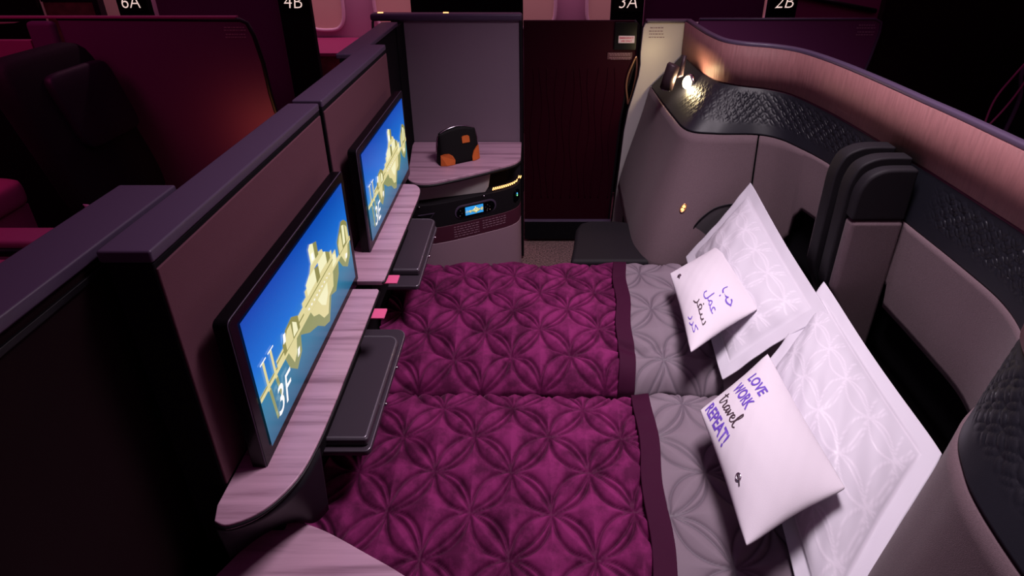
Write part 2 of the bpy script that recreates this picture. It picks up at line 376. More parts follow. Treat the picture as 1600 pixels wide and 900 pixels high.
tv(Y2, ZT2, '3E', 'wall monitor showing 3E, farther of the two lit screens')
# narrow ledges under the monitors
def ledge(pts, label):
    t = thing('veneer_ledge', label, 'shelf', (-.45, pts[0][1], .85))
    prism('ledge_top', pts, .846, .860, M['laminate'], t, bevel=.002)
    box('ledge_housing', -.516, -.46, min(p[1] for p in pts)+.09, max(p[1] for p in pts)-.02, .66, .845, M['matte_black'], t)
    tube('ledge_trim', [(p[0]+.001, p[1], .853) for p in pts if p[0] > -.51], .003, M['black'], t, 6)
    return t
near_edge = [tuple(p) for p in smooth_path([(-.508, .560), (-.482, .555), (-.438, .578), (-.405, .63), (-.394, .70), (-.392, .80)], 5)]
ledge([(-.517, 1.14), (-.517, .585)]+near_edge+[(-.397, 1.135), (-.402, 1.14)], 'narrow pale veneer ledge below the 3F monitor')
far_end = [tuple(p) for p in smooth_path([(-.392, 1.62), (-.396, 1.68), (-.412, 1.715), (-.44, 1.73), (-.516, 1.73)], 5)]
ledge([(-.517, 1.172), (-.400, 1.172), (-.394, 1.18)]+far_end, 'narrow pale veneer ledge below the 3E monitor')
# folding trays
def tray(x1, y0, y1, lab, y0b, y1b):
    t = thing('folding_tray', lab, 'tray', (-.45, (y0+y1)/2, .66))
    prism('lower_leaf', rounded(-.57, x1+.006, y0b, y1b, .03, 6, (.03, .004, .004, .012)), .640, .655, M['tray'], t, bevel=.003)
    prism('upper_leaf', rounded(-.57, x1, y0, y1, .03, 6, (.03, .004, .004, .008)), .656, .676, M['tray'], t, bevel=.004)
    tube('leaf_rim', [(p[0], p[1], .675) for p in rounded(-.56, x1-.006, y0+.006, y1-.006, .026, 6, (.026, .004, .004, .006))], .0028, M['tray_rim'], t, 6, True)
    tube('lower_rim', [(p[0], p[1], .653) for p in rounded(-.56, x1+.004, y0b+.003, y1b-.003, .026, 6, (.026, .004, .004, .01))], .0020, M['tray_rim'], t, 6, True)
    for yy in (y0+.12, y1-.09):
        tube('rail_button', [(x1+.004, yy, .648), (x1+.012, yy, .648)], .004, M['chrome'], t, 8)
tray(-.368, .850, 1.175, 'dark grey folding tray under the 3F ledge', .838, 1.222)
tray(-.372, 1.47, 1.80, 'dark grey folding tray under the 3E ledge', 1.415, 1.79)
for yy, lab, x in ((1.120, 'pink tag hanging below the 3F ledge', -.392), (1.262, 'pink tag by the near end of the 3E ledge', -.392)):
    o = prism('pull_tag', rounded(x-.035, x+.012, yy-.024, yy+.012, .003, 3), .800, .803, M['tag'], bevel=0)
    tag(o, lab, 'tag')
# neighbouring row's partition, back to back with ours
t = thing('sliding_partition', 'dark partition with purple cap at lower left, nearest the camera', 'partition', (-.65, .4, 0))
box('leaf', -.690, -.612, -.2, .81, .02, 1.31, M['maroon_dark'], t); box('top_cap', -.700, -.604, -.2, .815, 1.31, 1.33, M['cap'], t, bevel=.004)
box('trim_strip', -.611, -.606, -.2, .80, 1.285, 1.295, M['black'], t, bevel=.001)
t = thing('sliding_partition', 'narrow purple capped partition beyond the 3E monitor, behind its panel', 'partition', (-.63, 2.1, 0))
box('leaf', -.655, -.600, 1.79, 2.36, .02, 1.30, M['matte_black'], t); box('top_cap', -.665, -.592, 1.79, 2.38, 1.30, 1.318, M['cap'], t, bevel=.004)

# ================================================================== FAR CONSOLE, PANEL, DOOR
t = thing('privacy_wall', 'grey end panel with dark top rail behind the toiletry bag', 'panel', (-.35, 2.53, 0))
box('panel_face', -.655, -.063, 2.505, 2.525, .02, 1.305, M['grey_panel'], t)
box('top_rail', -.745, -.050, 2.490, 2.545, 1.300, 1.335, M['cap'], t, bevel=.012, seg=3)
box('edge_post', -.063, -.050, 2.495, 2.540, .02, 1.305, M['black'], t)
box('corner_post', -.68, -.595, 2.36, 2.504, .02, 1.296, M['matte_black'], t)
tube('rail_bracket', [(-.735, 2.50, 1.30), (-.74, 2.50, 1.25), (-.72, 2.50, 1.23), (-.68, 2.50, 1.23)], .006, M['black'], t)
for xx in (-.70, -.40):
    tube('rail_glow', [(xx-.012, 2.515, 1.333), (xx+.012, 2.515, 1.333)], .006, M['amber'], t, 8)
# console under the table
t = thing('side_console', 'curved side console with veneer top, small handset screen and storage', 'console', (-.3, 2.3, 0))
outer = [tuple(p) for p in smooth_path([(-.058, 2.30), (-.085, 2.255), (-.14, 2.215), (-.25, 2.15), (-.36, 2.09), (-.44, 2.055), (-.50, 2.055), (-.54, 2.09), (-.555, 2.17)], 6)]
topo = [(-.058, 2.50)]+outer+[(-.600, 2.48), (-.600, 2.50)]
prism('table_top', topo, .684, .700, M['laminate'], t, bevel=.003)
tube('table_trim', [(p[0], p[1], .683) for p in outer], .006, M['black'], t, 8)
def sweep(name, path, z0, z1, m, off=0., thick=.012, bevel=.001, nz=2, prof=None):
    path = [np.array(p[:2], float) for p in path]; n = len(path); A = []
    for i in range(n):
        tg = path[min(i+1, n-1)]-path[max(i-1, 0)]; tg /= np.linalg.norm(tg); nm = np.array([-tg[1], tg[0]])
        zz = np.linspace(z0 if np.isscalar(z0) else z0[i], z1 if np.isscalar(z1) else z1[i], nz)
        A.append([(path[i][0]+nm[0]*off, path[i][1]+nm[1]*off, z) for z in zz])
    return grid_me(np.array(A))
body = [tuple(p) for p in smooth_path([(-.060, 2.33), (-.075, 2.275), (-.13, 2.225), (-.25, 2.165), (-.37, 2.11), (-.46, 2.08), (-.53, 2.075), (-.58, 2.10)], 6)]
def shrink(path, d):
    out = []
    for i, p in enumerate(path):
        a = np.array(path[max(i-1, 0)]); b = np.array(path[min(i+1, len(path)-1)]); tg = (b-a)/np.linalg.norm(b-a); nm = np.array([tg[1], -tg[0]])
        q = np.array(p)+nm*d; out.append((q[0], q[1]))
    return out
cb = shrink(body, .10 if False else .0)
inner = shrink(body, -.0)
def body_prism(name, path, z0, z1, m): return prism(name, list(path)+[(-.60, 2.49), (-.064, 2.49)], z0, z1, m, t, bevel=.002)
body_prism('lower_body', body, .02, .372, M['mauve_shell'])
body_prism('placard_band', body, .374, .455, M['label_bg'])
body_prism('control_band', body, .457, .575, M['cushion'])
def inset(path, d):
    out = []
    for i, p in enumerate(path):
        a = np.array(path[max(i-1, 0)]); b = np.array(path[min(i+1, len(path)-1)]); tg = (b-a)/np.linalg.norm(b-a)
        nm = np.array([tg[1], -tg[0]])
        if nm[1] < 0: nm = -nm
        q = np.array(p)+nm*d; out.append((float(q[0]), float(q[1])))
    return out
body_prism('recess', inset(body, .06), .577, .683, M['matte_black'])
cup = prism('niche_cover', [(-.555, .578), (-.22, .578), (-.205, .60), (-.195, .66), (-.20, .682), (-.49, .682), (-.53, .66)], 0, .006, M['beige_panel'], None, axis='y', bevel=.001)
for v in cup.data.vertices:   # wrap the cover along the console's front
    x = v.co.x; pts_ = sorted(inset(body, .016)); ys = np.interp(x, [q[0] for q in pts_], [q[1] for q in pts_]); v.co.y += ys
bpy.context.view_layer.update(); cup.parent = t
for v in cup.data.vertices: v.co -= t.location
def on_front(x, d=.002):
    i_ = sorted(inset(body, 0)); y = np.interp(x, [q[0] for q in i_], [q[1] for q in i_]); y2 = np.interp(x+.01, [q[0] for q in i_], [q[1] for q in i_])
    tx = Vector((.01, y2-y, 0)).normalized(); nm = Vector((tx.y, -tx.x, 0)); return Vector((x, y, 0))+nm*d, tx, nm
def front_prism(name, xc, zc, pts, m, parent, depth=.006, d=0.):
    p0, tx, nm = on_front(xc, d); n = len(pts); vs = []
    for dd in (0, depth):
        for a, b in pts: vs.append(p0+tx*a+nm*dd+Vector((0, 0, zc+b)))
    pts2 = ensure_up(pts)
    f = [tuple(range(n-1, -1, -1)), tuple(range(n, 2*n))]+[(i, (i+1) % n, n+(i+1) % n, n+i) for i in range(n)]
    return link(name, me_from(vs, f), m, parent, bevel=.0008)
hs = front_prism('handset', -.262, .512, rounded(-.100, .100, -.034, .034, .033, 6), M['cap'], t, .004, -.002)
front_prism('handset_face', -.262, .512, rounded(-.092, .092, -.027, .027, .026, 6), M['gloss'], hs, .003, .003)
p0, tx, nm = on_front(-.262, .0068)
sc = link('handset_screen', me_from([p0+tx*a+Vector((0, 0, .512+b)) for a, b in ((-.052, -.020), (.034, -.020), (.034, .022), (-.052, .022))], [(0, 1, 2, 3)]), emit('handset_blue', (.03, .30, .75), 1.1), hs)
picture(lambda u, v, k: tuple(p0+tx*(-.052+.086*u)+Vector((0, 0, .512-.020+.042*v))+nm*(.0003+.00003*k)), sc, 'screen_picture')
for a, b in ((.055, .010), (.065, .0), (.045, .0), (.055, -.010), (.052, -.019), (.066, -.017), (-.075, .01), (-.068, -.005), (-.078, -.016)):
    q = p0+tx*a+Vector((0, 0, .512+b)); tube('handset_key', [q-nm*.001, q+nm*.0012], .0030, M['chrome'] if b < -.015 else M['tray'], hs, 8)
# small round control cluster and LED strip
dl = front_prism('dial', -.080, .525, rounded(-.022, .022, -.032, .032, .020, 5), M['gloss'], t, .004, .0)
for (b, c) in ((.010, (.05, .35, 1.)), (.0, (.2, .9, .3))):
    q, tx2, nm2 = on_front(-.080, .0055); q = q+Vector((0, 0, .525+b)); tube('indicator', [q, q+nm2*.001], .0035, emit('indicator', c, 3.), dl, 8)
leds = []
ins = sorted(inset(body, .012)); 
for i in range(15):
    x = -.185+.0088*i; y = float(np.interp(x, [q[0] for q in ins], [q[1] for q in ins]))
    tube('strip_light', [(x, y-.006, .585), (x+.004, y-.008, .598)], .0026, M['amber'], t, 6)
for xx in (-.50, -.225):
    q, _, n3 = on_front(xx, .001); q = q+Vector((0, 0, .570)); tube('latch_button', [q, q+n3*.004], .004, M['chrome'], t, 8)
front_prism('pull_slot', -.465, .520, [(-.045, .010), (.030, .014), (.012, -.010), (-.018, -.012)], M['cap'], t, .002, .0)
front_prism('pull_recess', -.465, .520, [(-.040, .006), (.024, .010), (.010, -.008), (-.016, -.009)], M['matte_black'], t, .003, .0)
def front_lines(x0, x1, z1, n):
    vs = []; fs = []; r = random.Random(3)
    for k in range(n):
        x = x0
        while x < x1:
            wd = r.uniform(.006, .016); q, tx_, nm_ = on_front(x, .0015); q2, _, _ = on_front(min(x+wd, x1), .0015); b = len(vs)
            z = z1-k*.0125
            vs += [q+Vector((0, 0, z-.0022)), q2+Vector((0, 0, z-.0022)), q2+Vector((0, 0, z+.0022)), q+Vector((0, 0, z+.0022))]; fs.append((b, b+1, b+2, b+3)); x += wd+.004
    return link('small_print', me_from(vs, fs), M['label_light'], t)
front_lines(-.36, -.25, .440, 5); front_lines(-.235, -.13, .440, 4)

# ---- aisle door
t = thing('aisle_door', 'dark maroon sliding door with gold handle and emergency sticker', 'door', (.24, 2.70, 0))
xs = [.525, .527, .515, .505, .508, .520]
door = [(-.048, .02), (-.048, 1.268), (.50, 1.268), (.522, 1.245), (.527, 1.10), (.500, .98), (.478, .88), (.462, .74), (.455, .60), (.440, .30), (.430, .02)]
prism('door_leaf', door, 2.690, 2.715, M['maroon_door'], t, axis='y', bevel=.003)
tube('door_trim', [(p[0], 2.695, p[1]) for p in door[2:]], .007, M['black'], t, 8)
box('kick_plate', -.05, .45, 2.665, 2.689, .02, .135, M['matte_black'], t)
box('kick_line', -.05, .45, 2.662, 2.688, .137, .142, M['cap'], t, bevel=.001)
box('latch_plate', .405, .515, 2.680, 2.6895, 1.125, 1.262, M['gloss'], t, bevel=.001)
st = box('emergency_sticker', .425, .505, 2.677, 2.6795, 1.160, 1.196, M['sticker'], t, bevel=0)
text_on('sticker_print', 'EMERGENCY', (.430, 2.6765, 1.181), (1, 0, 0), (0, 0, 1), .009, M['sticker_red'], st, width=.070, bold=.03)
text_on('sticker_print', 'USE ONLY', (.437, 2.6765, 1.166), (1, 0, 0), (0, 0, 1), .009, M['sticker_red'], st, width=.055, bold=.03)
lb = box('door_placard', .375, .500, 2.686, 2.6895, 1.075, 1.110, M['label_bg'], t, bevel=0)
print_lines('small_print', .382, .494, 1.106, 4, .0075, 2.6855, M['label_light'], lb, h=.003)
hp = [(.520, 1.085), (.512, 1.05), (.497, 1.0), (.490, .95), (.494, .90), (.503, .855)]
hq = [(.503, .855), (.512, .90), (.520, .95), (.523, 1.0), (.523, 1.05), (.520, 1.085)]
loop = smooth_path([(a, 2.680, b) for a, b in [(.520, 1.09), (.503, 1.05), (.484, .99), (.480, .93), (.490, .87), (.497, .84), (.512, .89), (.522, .95), (.526, 1.0), (.526, 1.05)]], 5, True)
tube('door_handle', [tuple(p) for p in loop], .0055, M['brass'], t, 8, True)
def wavelines():
    vs = []; fs = []
    return
for i in range(11):       # faint raised wave ribs on the leaf
    x = -.005+.042*i; pts = [(x+.010*math.sin(k*.9+i*1.3), 2.689, .28+.075*k) for k in range(11)]
    tube('wave_rib', [tuple(p) for p in smooth_path(pts, 4)], .0028, M['maroon_door'], t, 6)

# ---- beige end panel right of the door
t = thing('privacy_wall', 'tall beige end panel with wavy left edge beside the reading lamp', 'panel', (.62, 2.66, 0))
ep = [(.560, 1.268), (.545, 1.262), (.536, 1.24), (.532, 1.12), (.536, 1.06), (.532, 1.0), (.512, .90), (.493, .82), (.478, .70), (.470, .55), (.452, .25), (.44, .02), (.90, .02), (.90, 1.268)]
prism('panel_face', ep, 2.640, 2.665, M['beige_panel'], t, axis='y', bevel=.003)
tube('panel_edge', [(p[0], 2.655, p[1]) for p in ep[:12]], .006, M['black'], t, 8)
print_lines('small_print', .560, .640, 1.245, 2, .010, 2.6385, M['label'], t, h=.004)
print_lines('small_print', .555, .642, 1.215, 2, .010, 2.6385, M['label'], t, h=.004)
box('top_trim', .55, .76, 2.632, 2.672, 1.268, 1.282, M['cap'], t, bevel=.004)

# ================================================================== SEAT SHELLS (right)
T_ = [(.742, 2.62), (.743, 2.42), (.75, 2.28), (.772, 2.17), (.83, 2.11), (.92, 2.07), (.985, 2.01), (1.02, 1.92), (1.045, 1.78), (1.06, 1.6), (1.068, 1.4), (1.074, 1.28), (1.075, 1.1), (1.072, .98), (1.04, .88), (.97, .80), (.88, .74), (.80, .68), (.765, .60), (.755, .45), (.75, .2)]
L_ = [(.600, 2.62), (.601, 2.38), (.605, 2.18), (.622, 2.02), (.72, 1.985), (.877, 1.98), (.955, 1.935), (1.00, 1.84), (1.035, 1.72), (1.05, 1.55), (1.057, 1.4), (1.06, 1.28), (1.063, 1.1), (1.055, .97), (1.01, .86), (.93, .775), (.82, .71), (.73, .65), (.680, .585), (.650, .48), (.64, .2)]
B_ = [(.46, 2.55), (.45, 2.38), (.437, 2.15), (.437, 1.93), (.52, 1.82), (.84, 1.88), (.93, 1.86), (.985, 1.80), (1.02, 1.70), (1.04, 1.55), (1.05, 1.4), (1.055, 1.28), (1.055, 1.1), (1.045, .96), (.99, .84), (.90, .75), (.77, .69), (.65, .64), (.59, .56), (.565, .46), (.55, .2)]
NS = 14
Tp, Lp, Bp = [np.array(smooth_path(q, NS)) for q in (T_, L_, B_)]
nP = len(Tp); split = 10*NS+2
def loft(a, b, za, zb, i0, i1, nz, ease=lambda t: t):
    A = []
    for i in range(i0, i1):
        row = []
        for k in range(nz):
            t_ = k/(nz-1); e = ease(t_); p = a[i]*(1-e)+b[i]*e
            z0_ = za if np.isscalar(za) else za[i]; z1_ = zb if np.isscalar(zb) else zb[i]
            row.append((p[0], p[1], z0_*(1-t_)+z1_*t_))
        A.append(row)
    return np.array(A)
def grid_obj(name, A, m, parent, solid=.012, flip=False, smooth=True):
    me = grid_me(A)
    if flip: me.flip_normals()
    return link(name, me, m, parent, smooth=smooth, solid=solid)
def petal_height(U, V, cell, width, s=.21, extra=None, ret_line=False):
    """orange-peel quilting: distance to the arcs that join neighbouring lattice nodes (cell = edge length)"""
    a = U/cell; b = V/cell; best = np.full(a.shape, 9.)
    arcs = [s, -s]+([extra] if extra is not None else [])
    for (p, q) in ((a, b), (b, a)):
        for off in (0, 1):
            n = q-(np.floor(q)+off); t_ = p-np.floor(p)
            for sg in arcs:
                f = sg*4*t_*(1-t_); df = sg*4*(1-2*t_)
                d = np.abs(n-f)/np.sqrt(1+df*df); best = np.minimum(best, d)
    best = best*cell
    return best
z_fabric_bot = np.full(nP, .42)
for i in range(nP):
    s_ = i/NS
    if 6.0 < s_ < 16: z_fabric_bot[i] = .42+.25*min(1, max(0, (s_-6)/1.5))*min(1, max(0, (16-s_)/2.0))
    if 7.2 < s_ < 10.8: z_fabric_bot[i] += .07
ease = lambda t_: t_*t_*(3-2*t_)*.35+t_*.65
def shell(i0, i1, label, seams):
    t = thing('seat_shell', label, 'seat shell', (1.1, (Tp[i0][1]+Tp[i1-1][1])/2, 0))
    # embossed dark band
    n0, n1 = i0, i1; a = Tp; b = Lp
    seg = np.concatenate([[0], np.cumsum(np.linalg.norm(np.diff(Lp, axis=0), axis=1))])
    ln = seg[n1-1]-seg[n0]; ns = int(ln/.0032); ss = np.linspace(seg[n0], seg[n1-1], ns); nz = 50
    ax = np.stack([np.interp(ss, seg, Tp[:, k]) for k in range(2)], 1); bx = np.stack([np.interp(ss, seg, Lp[:, k]) for k in range(2)], 1)
    tv_ = np.linspace(0, 1, nz)
    X = ax[:, None, 0]*(1-tv_)+bx[:, None, 0]*tv_; Y = ax[:, None, 1]*(1-tv_)+bx[:, None, 1]*tv_; Z = np.broadcast_to(1.108-.158*tv_, X.shape)
    Uu = np.broadcast_to(ss[:, None], X.shape); Vv = np.broadcast_to(tv_[None, :]*.165, X.shape)
    r = 1/math.sqrt(2); d = petal_height((Uu+Vv)*r, (Uu-Vv)*r, .030, 0, .2)
    mask = np.clip((tv_[None, :]-.06)*14, 0, 1)*np.clip((.80-tv_[None, :])*9, 0, 1)
    s0 = (ss[:, None]-ss[0]); mask = mask*np.clip((s0-.36)*12, 0, 1) if i0 == 0 else mask*np.clip((s0-.10)*12, 0, 1)
    hgt = -.0028*np.exp(-(d/.0022)**2)*mask+.0014*mask
    # outward normal (towards the bed)
    tg = np.gradient(bx, axis=0); tg /= np.linalg.norm(tg, axis=1)[:, None]; nx = tg[:, 1]; ny = -tg[:, 0]
    P = np.stack([X+nx[:, None]*hgt, Y+ny[:, None]*hgt, Z], 2)
    grid_obj('embossed_band', P, M['quilted'], t, .008)
    for k, (s0_, s1_) in enumerate(seams):
        grid_obj('fabric_panel', loft(Lp, Bp, .948, z_fabric_bot, s0_, s1_, 16, ease), M['shell_fabric'], t, .012)
    tube('fabric_seam', [tuple(p) for p in loft(Lp, Bp, .948, z_fabric_bot, seams[0][1]-1, seams[0][1], 16, ease)[0]], .003, M['matte_black'], t, 6)
    # dark lining behind and below
    tgL = np.gradient(Lp, axis=0); tgL /= np.linalg.norm(tgL, axis=1)[:, None]; tgB = np.gradient(Bp, axis=0); tgB /= np.linalg.norm(tgB, axis=1)[:, None]; Q = Bp+np.stack([-tgB[:, 1], tgB[:, 0]], 1)*.03
    QL = Lp+np.stack([-tgL[:, 1], tgL[:, 0]], 1)*.03; grid_obj('upper_lining', loft(QL, Q, .93, .42, i0, i1, 6), M['matte_black'], t, .004)
    grid_obj('lower_lining', loft(Q, Q, .42, .05, i0, i1, 3), M['matte_black'], t, .004)
    back = Tp.copy(); back[:, 0] += 0
    A = []
    for i in range(i0, i1):
        tg = Tp[min(i+1, nP-1)]-Tp[max(i-1, 0)]; tg = tg/np.linalg.norm(tg); out = np.array([-tg[1], tg[0]])*.03
        A.append([(Tp[i][0]+out[0], Tp[i][1]+out[1], z) for z in (1.27, .02)])
    grid_obj('outer_skin', np.array(A), M['purple_panel'], t, .004)
    return t
t = thing('headboard_rail', 'copper ribbed panel with dark top rail curving along above both seat shells', 'panel', (1.1, 1.4, 1.1))
i0, i1 = 0, nP
# ribbed copper panel
grid_obj('ribbed_panel', loft(Tp, Tp, 1.275, 1.118, i0, i1, 3), M['rib'], t, .012)
# top rail: rounded section swept along the shell
rail = [(p[0]+.0, p[1], 1.283) for p in Tp[i0:i1:2]]
sec = [(-.004, -.010), (-.006, .000), (-.002, .004), (.014, .005), (.019, .001), (.019, -.020), (.0, -.020)]
A = []
for i in range(i0, i1):
    tg = Tp[min(i+1, nP-1)]-Tp[max(i-1, 0)]; tg = tg/np.linalg.norm(tg); out = np.array([-tg[1], tg[0]])
    A.append([(Tp[i][0]+out[0]*a, Tp[i][1]+out[1]*a, 1.285+b) for a, b in sec+[sec[0]]])
o = grid_obj('top_rail', np.array(A), M['cap'], t, 0)
tube('lower_rail_line', [(p[0]-.008*0, p[1], 1.276) for p in Tp[i0:i1]], .0045, M['black'], t, 6)
tube('band_trim', [(p[0], p[1], 1.110) for p in Tp[i0:i1]], .008, M['plum_cloth'], t, 8)
i_seam = 5*NS+2
sh_far = shell(0, split, 'farther seat shell in taupe fabric with embossed dark band, beside the reading lamp', [(0, i_seam), (i_seam, split)])
n_seam = 15*NS
sh_near = shell(split-1, nP, 'nearer seat shell at lower right with taupe fabric wing', [(split-1, n_seam), (n_seam, nP)])

# oval dark pad and small switch on the far fabric wing
t = thing('armrest_pad', 'dark oval pad on the taupe shell beside the white pillow', 'pad', (.62, 1.80, .55))
oval = smooth_path([(.60, .40), (.622, .52), (.645, .600), (.690, .660), (.735, .690), (.80, .70), (.84, .66), (.84, .40)], 6)
prism('pad_cushion', [tuple(p) for p in oval], 1.862, 1.875, M['shell_dark'], t, axis='y', bevel=.006)
tube('pad_piping', [(p[0], 1.862, p[1]) for p in oval], .003, M['matte_black'], t, 6)
t = thing('light_switch', 'small glowing oval switch on the taupe shell fabric', 'switch', (.55, 1.95, .70))
# privacy divider between the two headrests
t = thing('privacy_divider', 'black slotted privacy divider between the two pillows', 'divider', (.95, 1.28, .42))
profl = [(1.06, .44), (.865, .44), (.845, .70), (.825, 1.02), (.826, 1.10), (.838, 1.150), (.868, 1.182), (.915, 1.196), (1.06, 1.20)]
def _unused(pts, cut): return [tuple(p) for p in pts]
pf = [(1.045, .44), (.99, .44), (.935, .60), (.884, .72), (.884, .96)]+[tuple(p) for p in smooth_path([(.884, 1.02), (.888, 1.06), (.905, 1.105), (.94, 1.128), (.98, 1.135), (1.045, 1.135)], 5)]
def shrunk(pts, d): return [(min(x+d, 1.045), z-(d if z > .98 else 0)) for x, z in pts]
prism('divider_blade', shrunk(pf, .020), 1.392, 1.424, M['matte_black'], t, axis='y', bevel=0)
prism('far_rail', pf, 1.424, 1.470, M['cushion'], t, axis='y', bevel=.006)
prism('near_rail', pf, 1.350, 1.392, M['cushion'], t, axis='y', bevel=.006)
prism('fabric_cheek', [(1.045, .46), (1.0, .46), (.945, .60), (.893, .72), (.895, .955), (1.045, .955)], 1.312, 1.350, M['shell_fabric'], t, axis='y', bevel=.014, seg=4)
prism('leather_cheek', [(1.045, .958), (.893, .958)]+[tuple(p) for p in smooth_path([(.893, 1.02), (.898, 1.055), (.915, 1.09), (.945, 1.110), (.98, 1.116), (1.045, 1.116)], 5)], 1.314, 1.350, M['cushion'], t, axis='y', bevel=.014, seg=4)
prism('fabric_cheek', [(1.0, .44), (.945, .60), (.895, .72), (.895, .98), (1.045, .98), (1.045, .44)], 1.471, 1.492, M['shell_fabric'], t, axis='y', bevel=.008)

# reading lamp at the far nook
t = thing('reading_lamp', 'bronze cylinder reading lamp lit beside the beige end panel', 'lamp', (.66, 2.36, 1.04))
LY = 2.30
tube('lamp_shade', [(.588, LY, 1.040), (.599, LY, 1.09), (.611, LY, 1.145), (.613, LY, 1.150)], [.0285, .028, .028, .024], M['lamp_body'], t, 24)
tube('lamp_lens', [(.5870, LY, 1.036), (.5875, LY, 1.039)], .0245, M['chrome'], t, 24)
tube('lamp_arm', [(.628, LY+.005, 1.095), (.652, LY+.01, 1.100), (.655, LY+.015, 1.135), (.662, LY+.02, 1.185)], .010, M['lamp_body'], t, 10)
tube('lamp_base', [(.683, LY+.005, 1.068), (.695, LY+.008, 1.066)], [.036, .038], M['chrome'], t, 24)
tube('lamp_light_spot', [(.679, LY, 1.070), (.684, LY+.002, 1.068)], [.029, .031], M['light_spot'], t, 24)  # emissive disc painting the lamp's bright spot of light on its wall mount
l = D.lights.new('reading_light', 'POINT'); l.energy = 3.0; l.color = (1., .76, .40); l.shadow_soft_size = .02
lo = D.objects.new('reading_light', l); C.objects.link(lo); lo.location = (.664, LY-.022, 1.066)

# buddy seat cushion by the door
t = thing('ottoman', 'charcoal upholstered side seat between the maroon door and the bed', 'seat', (.32, 1.98, 0))
bm = bmesh.new()
def seat_cushion():
    bot = rounded(.17, .50, 1.80, 2.16, .06, 6); 
    o = prism('seat_cushion', [(.15, 1.835), (.50, 1.835), (.49, 1.95), (.465, 2.10), (.43, 2.145), (.37, 2.155), (.26, 2.155), (.215, 2.135), (.190, 2.08), (.172, 1.95)], .385, .455, M['cushion'], t, bevel=.018, seg=4)
    prism('seat_base', [(.19, 1.85), (.46, 1.85), (.43, 2.10), (.235, 2.10)], .02, .384, M['matte_black'], t, bevel=.01)
seat_cushion(); bm.free()

# ================================================================== BED
for (y0, y1, lab) in ((1.235, 1.775, 'pale sheeted mattress of the farther bed'), (.70, 1.190, 'pale sheeted mattress of the nearer bed')):
    t = thing('mattress', lab, 'mattress', (.2, (y0+y1)/2, .30))
    soft_block('mattress_pad', -.51, .93 if y0 > 1 else .80, y0, y1, .34, .425, M['sheet'], t, r=.03)
    box('seat_pan', -.50, .90 if y0 > 1 else .76, y0+.03, y1-.03, .02, .335, M['shell_dark'], t, bevel=.01)

def vnoise(X, Y, sc, seed):
    r = np.random.RandomState(seed); out = np.zeros_like(X)
    for _ in range(7):
        a = r.uniform(0, 2*PI); f = sc*r.uniform(.5, 1.6); out += np.sin((X*math.cos(a)+Y*math.sin(a))*f+r.uniform(0, 6.28))
    return out/4
def duvet(y0, y1, xb0, xb1, xg, ph, label, gl):
    """xb0/xb1: x of the band's left edge at far/near end; xg: right end of grey area"""
    t = thing('duvet', label, 'duvet', (0, (y0+y1)/2, .47))
    def surf(xa, xb, nx, ny, lift, amp, cell, extra=None, margin=0., seed=1, s=.21, lw=.004, slots=False, off=(0, 0)):
        v = np.linspace(0, 1, ny)[None, :]; u = np.linspace(0, 1, nx)[:, None]
        v = v+0*u; Y = y0-.035+(y1+.035-y0+.035)*v
        XA = xa(Y); XB = xb(Y); X = XA+(XB-XA)*u
        r = 1/math.sqrt(2)
        wob = .010*vnoise(X, Y, 9, seed+5)
        d = petal_height((X-off[0]+wob+(Y-off[1]))*r, (X-off[0]+wob-(Y-off[1]))*r, cell, 0, s, extra)
        h = amp*(1-np.exp(-d/.018))-amp*.18*np.exp(-(d/.0030)**2)
        # distance to long sides -> rolls down
        e1 = (Y-(y0-.035)); e2 = (y1+.035)-Y
        roll = -.085*np.exp(-np.clip(e1, 0, 9)/.020)-.07*np.exp(-np.clip(e2, 0, 9)/.022)-.050*np.exp(-np.clip(e1, 0, 9)/.12)-.02*np.exp(-np.clip(e2, 0, 9)/.10)
        big = .010*vnoise(X, Y, 10, seed)+.004*vnoise(X, Y, 24, seed+1)+.0012*vnoise(X, Y, 90, seed+2)
        # scalloped creases along the near side
        cre = -.010*np.exp(-((Y-(y0+.085+.012*np.sin(X*33)))/.016)**2)
        lo_ = np.interp(X, [-.56, -.40, -.2, -.05, .05], [.70, .70, .62, .55, y0]) if y0 < .6 else y0
        Y = np.maximum(Y, lo_-.02); Z = .492+lift+h+roll+big+cre
        Yo = Y+.006*np.sin(X*33+ph)*np.exp(-np.clip(np.minimum(e1, e2), 0, 9)/.03)
        P = np.stack([X, Yo, Z], 2); return P, np.exp(-(d/lw)**2)
    bl = lambda Y: xb1+(xb0-xb1)*(Y-y0)/(y1-y0)+.004*np.sin(Y*25+ph)
    P, st = surf(lambda Y: -.510+0*Y, bl, 310, 250, 0, .023, .1345, .085, seed=ph, off=(ph*.0+gl[0], gl[1]))
    me = grid_me(P); attr(me, 'stitch', st*.8); link('velvet_top', me, M['velvet'], t, smooth=True, solid=.012)
    P, st = surf(lambda Y: bl(Y)-.004, lambda Y: bl(Y)+.046, 24, 200, .021, .001, .30, seed=ph)
    me = grid_me(P); link('border_band', me, M['band'], t, smooth=True, solid=.012)
    P, st = surf(lambda Y: bl(Y)+.045, lambda Y: xg+.012*np.sin(Y*9+ph)+0*Y, 130, 250, .001, .013, .150, .10, seed=ph+3, lw=.0028, off=(.05+gl[0], gl[1]))
    me = grid_me(P); attr(me, 'stitch', st); link('grey_turnback', me, M['grey_cloth'], t, smooth=True, solid=.012)
    return t
duvet(1.232, 1.790, .316, .262, .585, 1, 'farther burgundy velvet duvet with plum band and grey quilted turnback', (-.069+.0, 1.50))
duvet(.50, 1.155, .288, .235, .600, 2, 'nearer burgundy velvet duvet with plum band and grey quilted turnback', (-.052, .91))

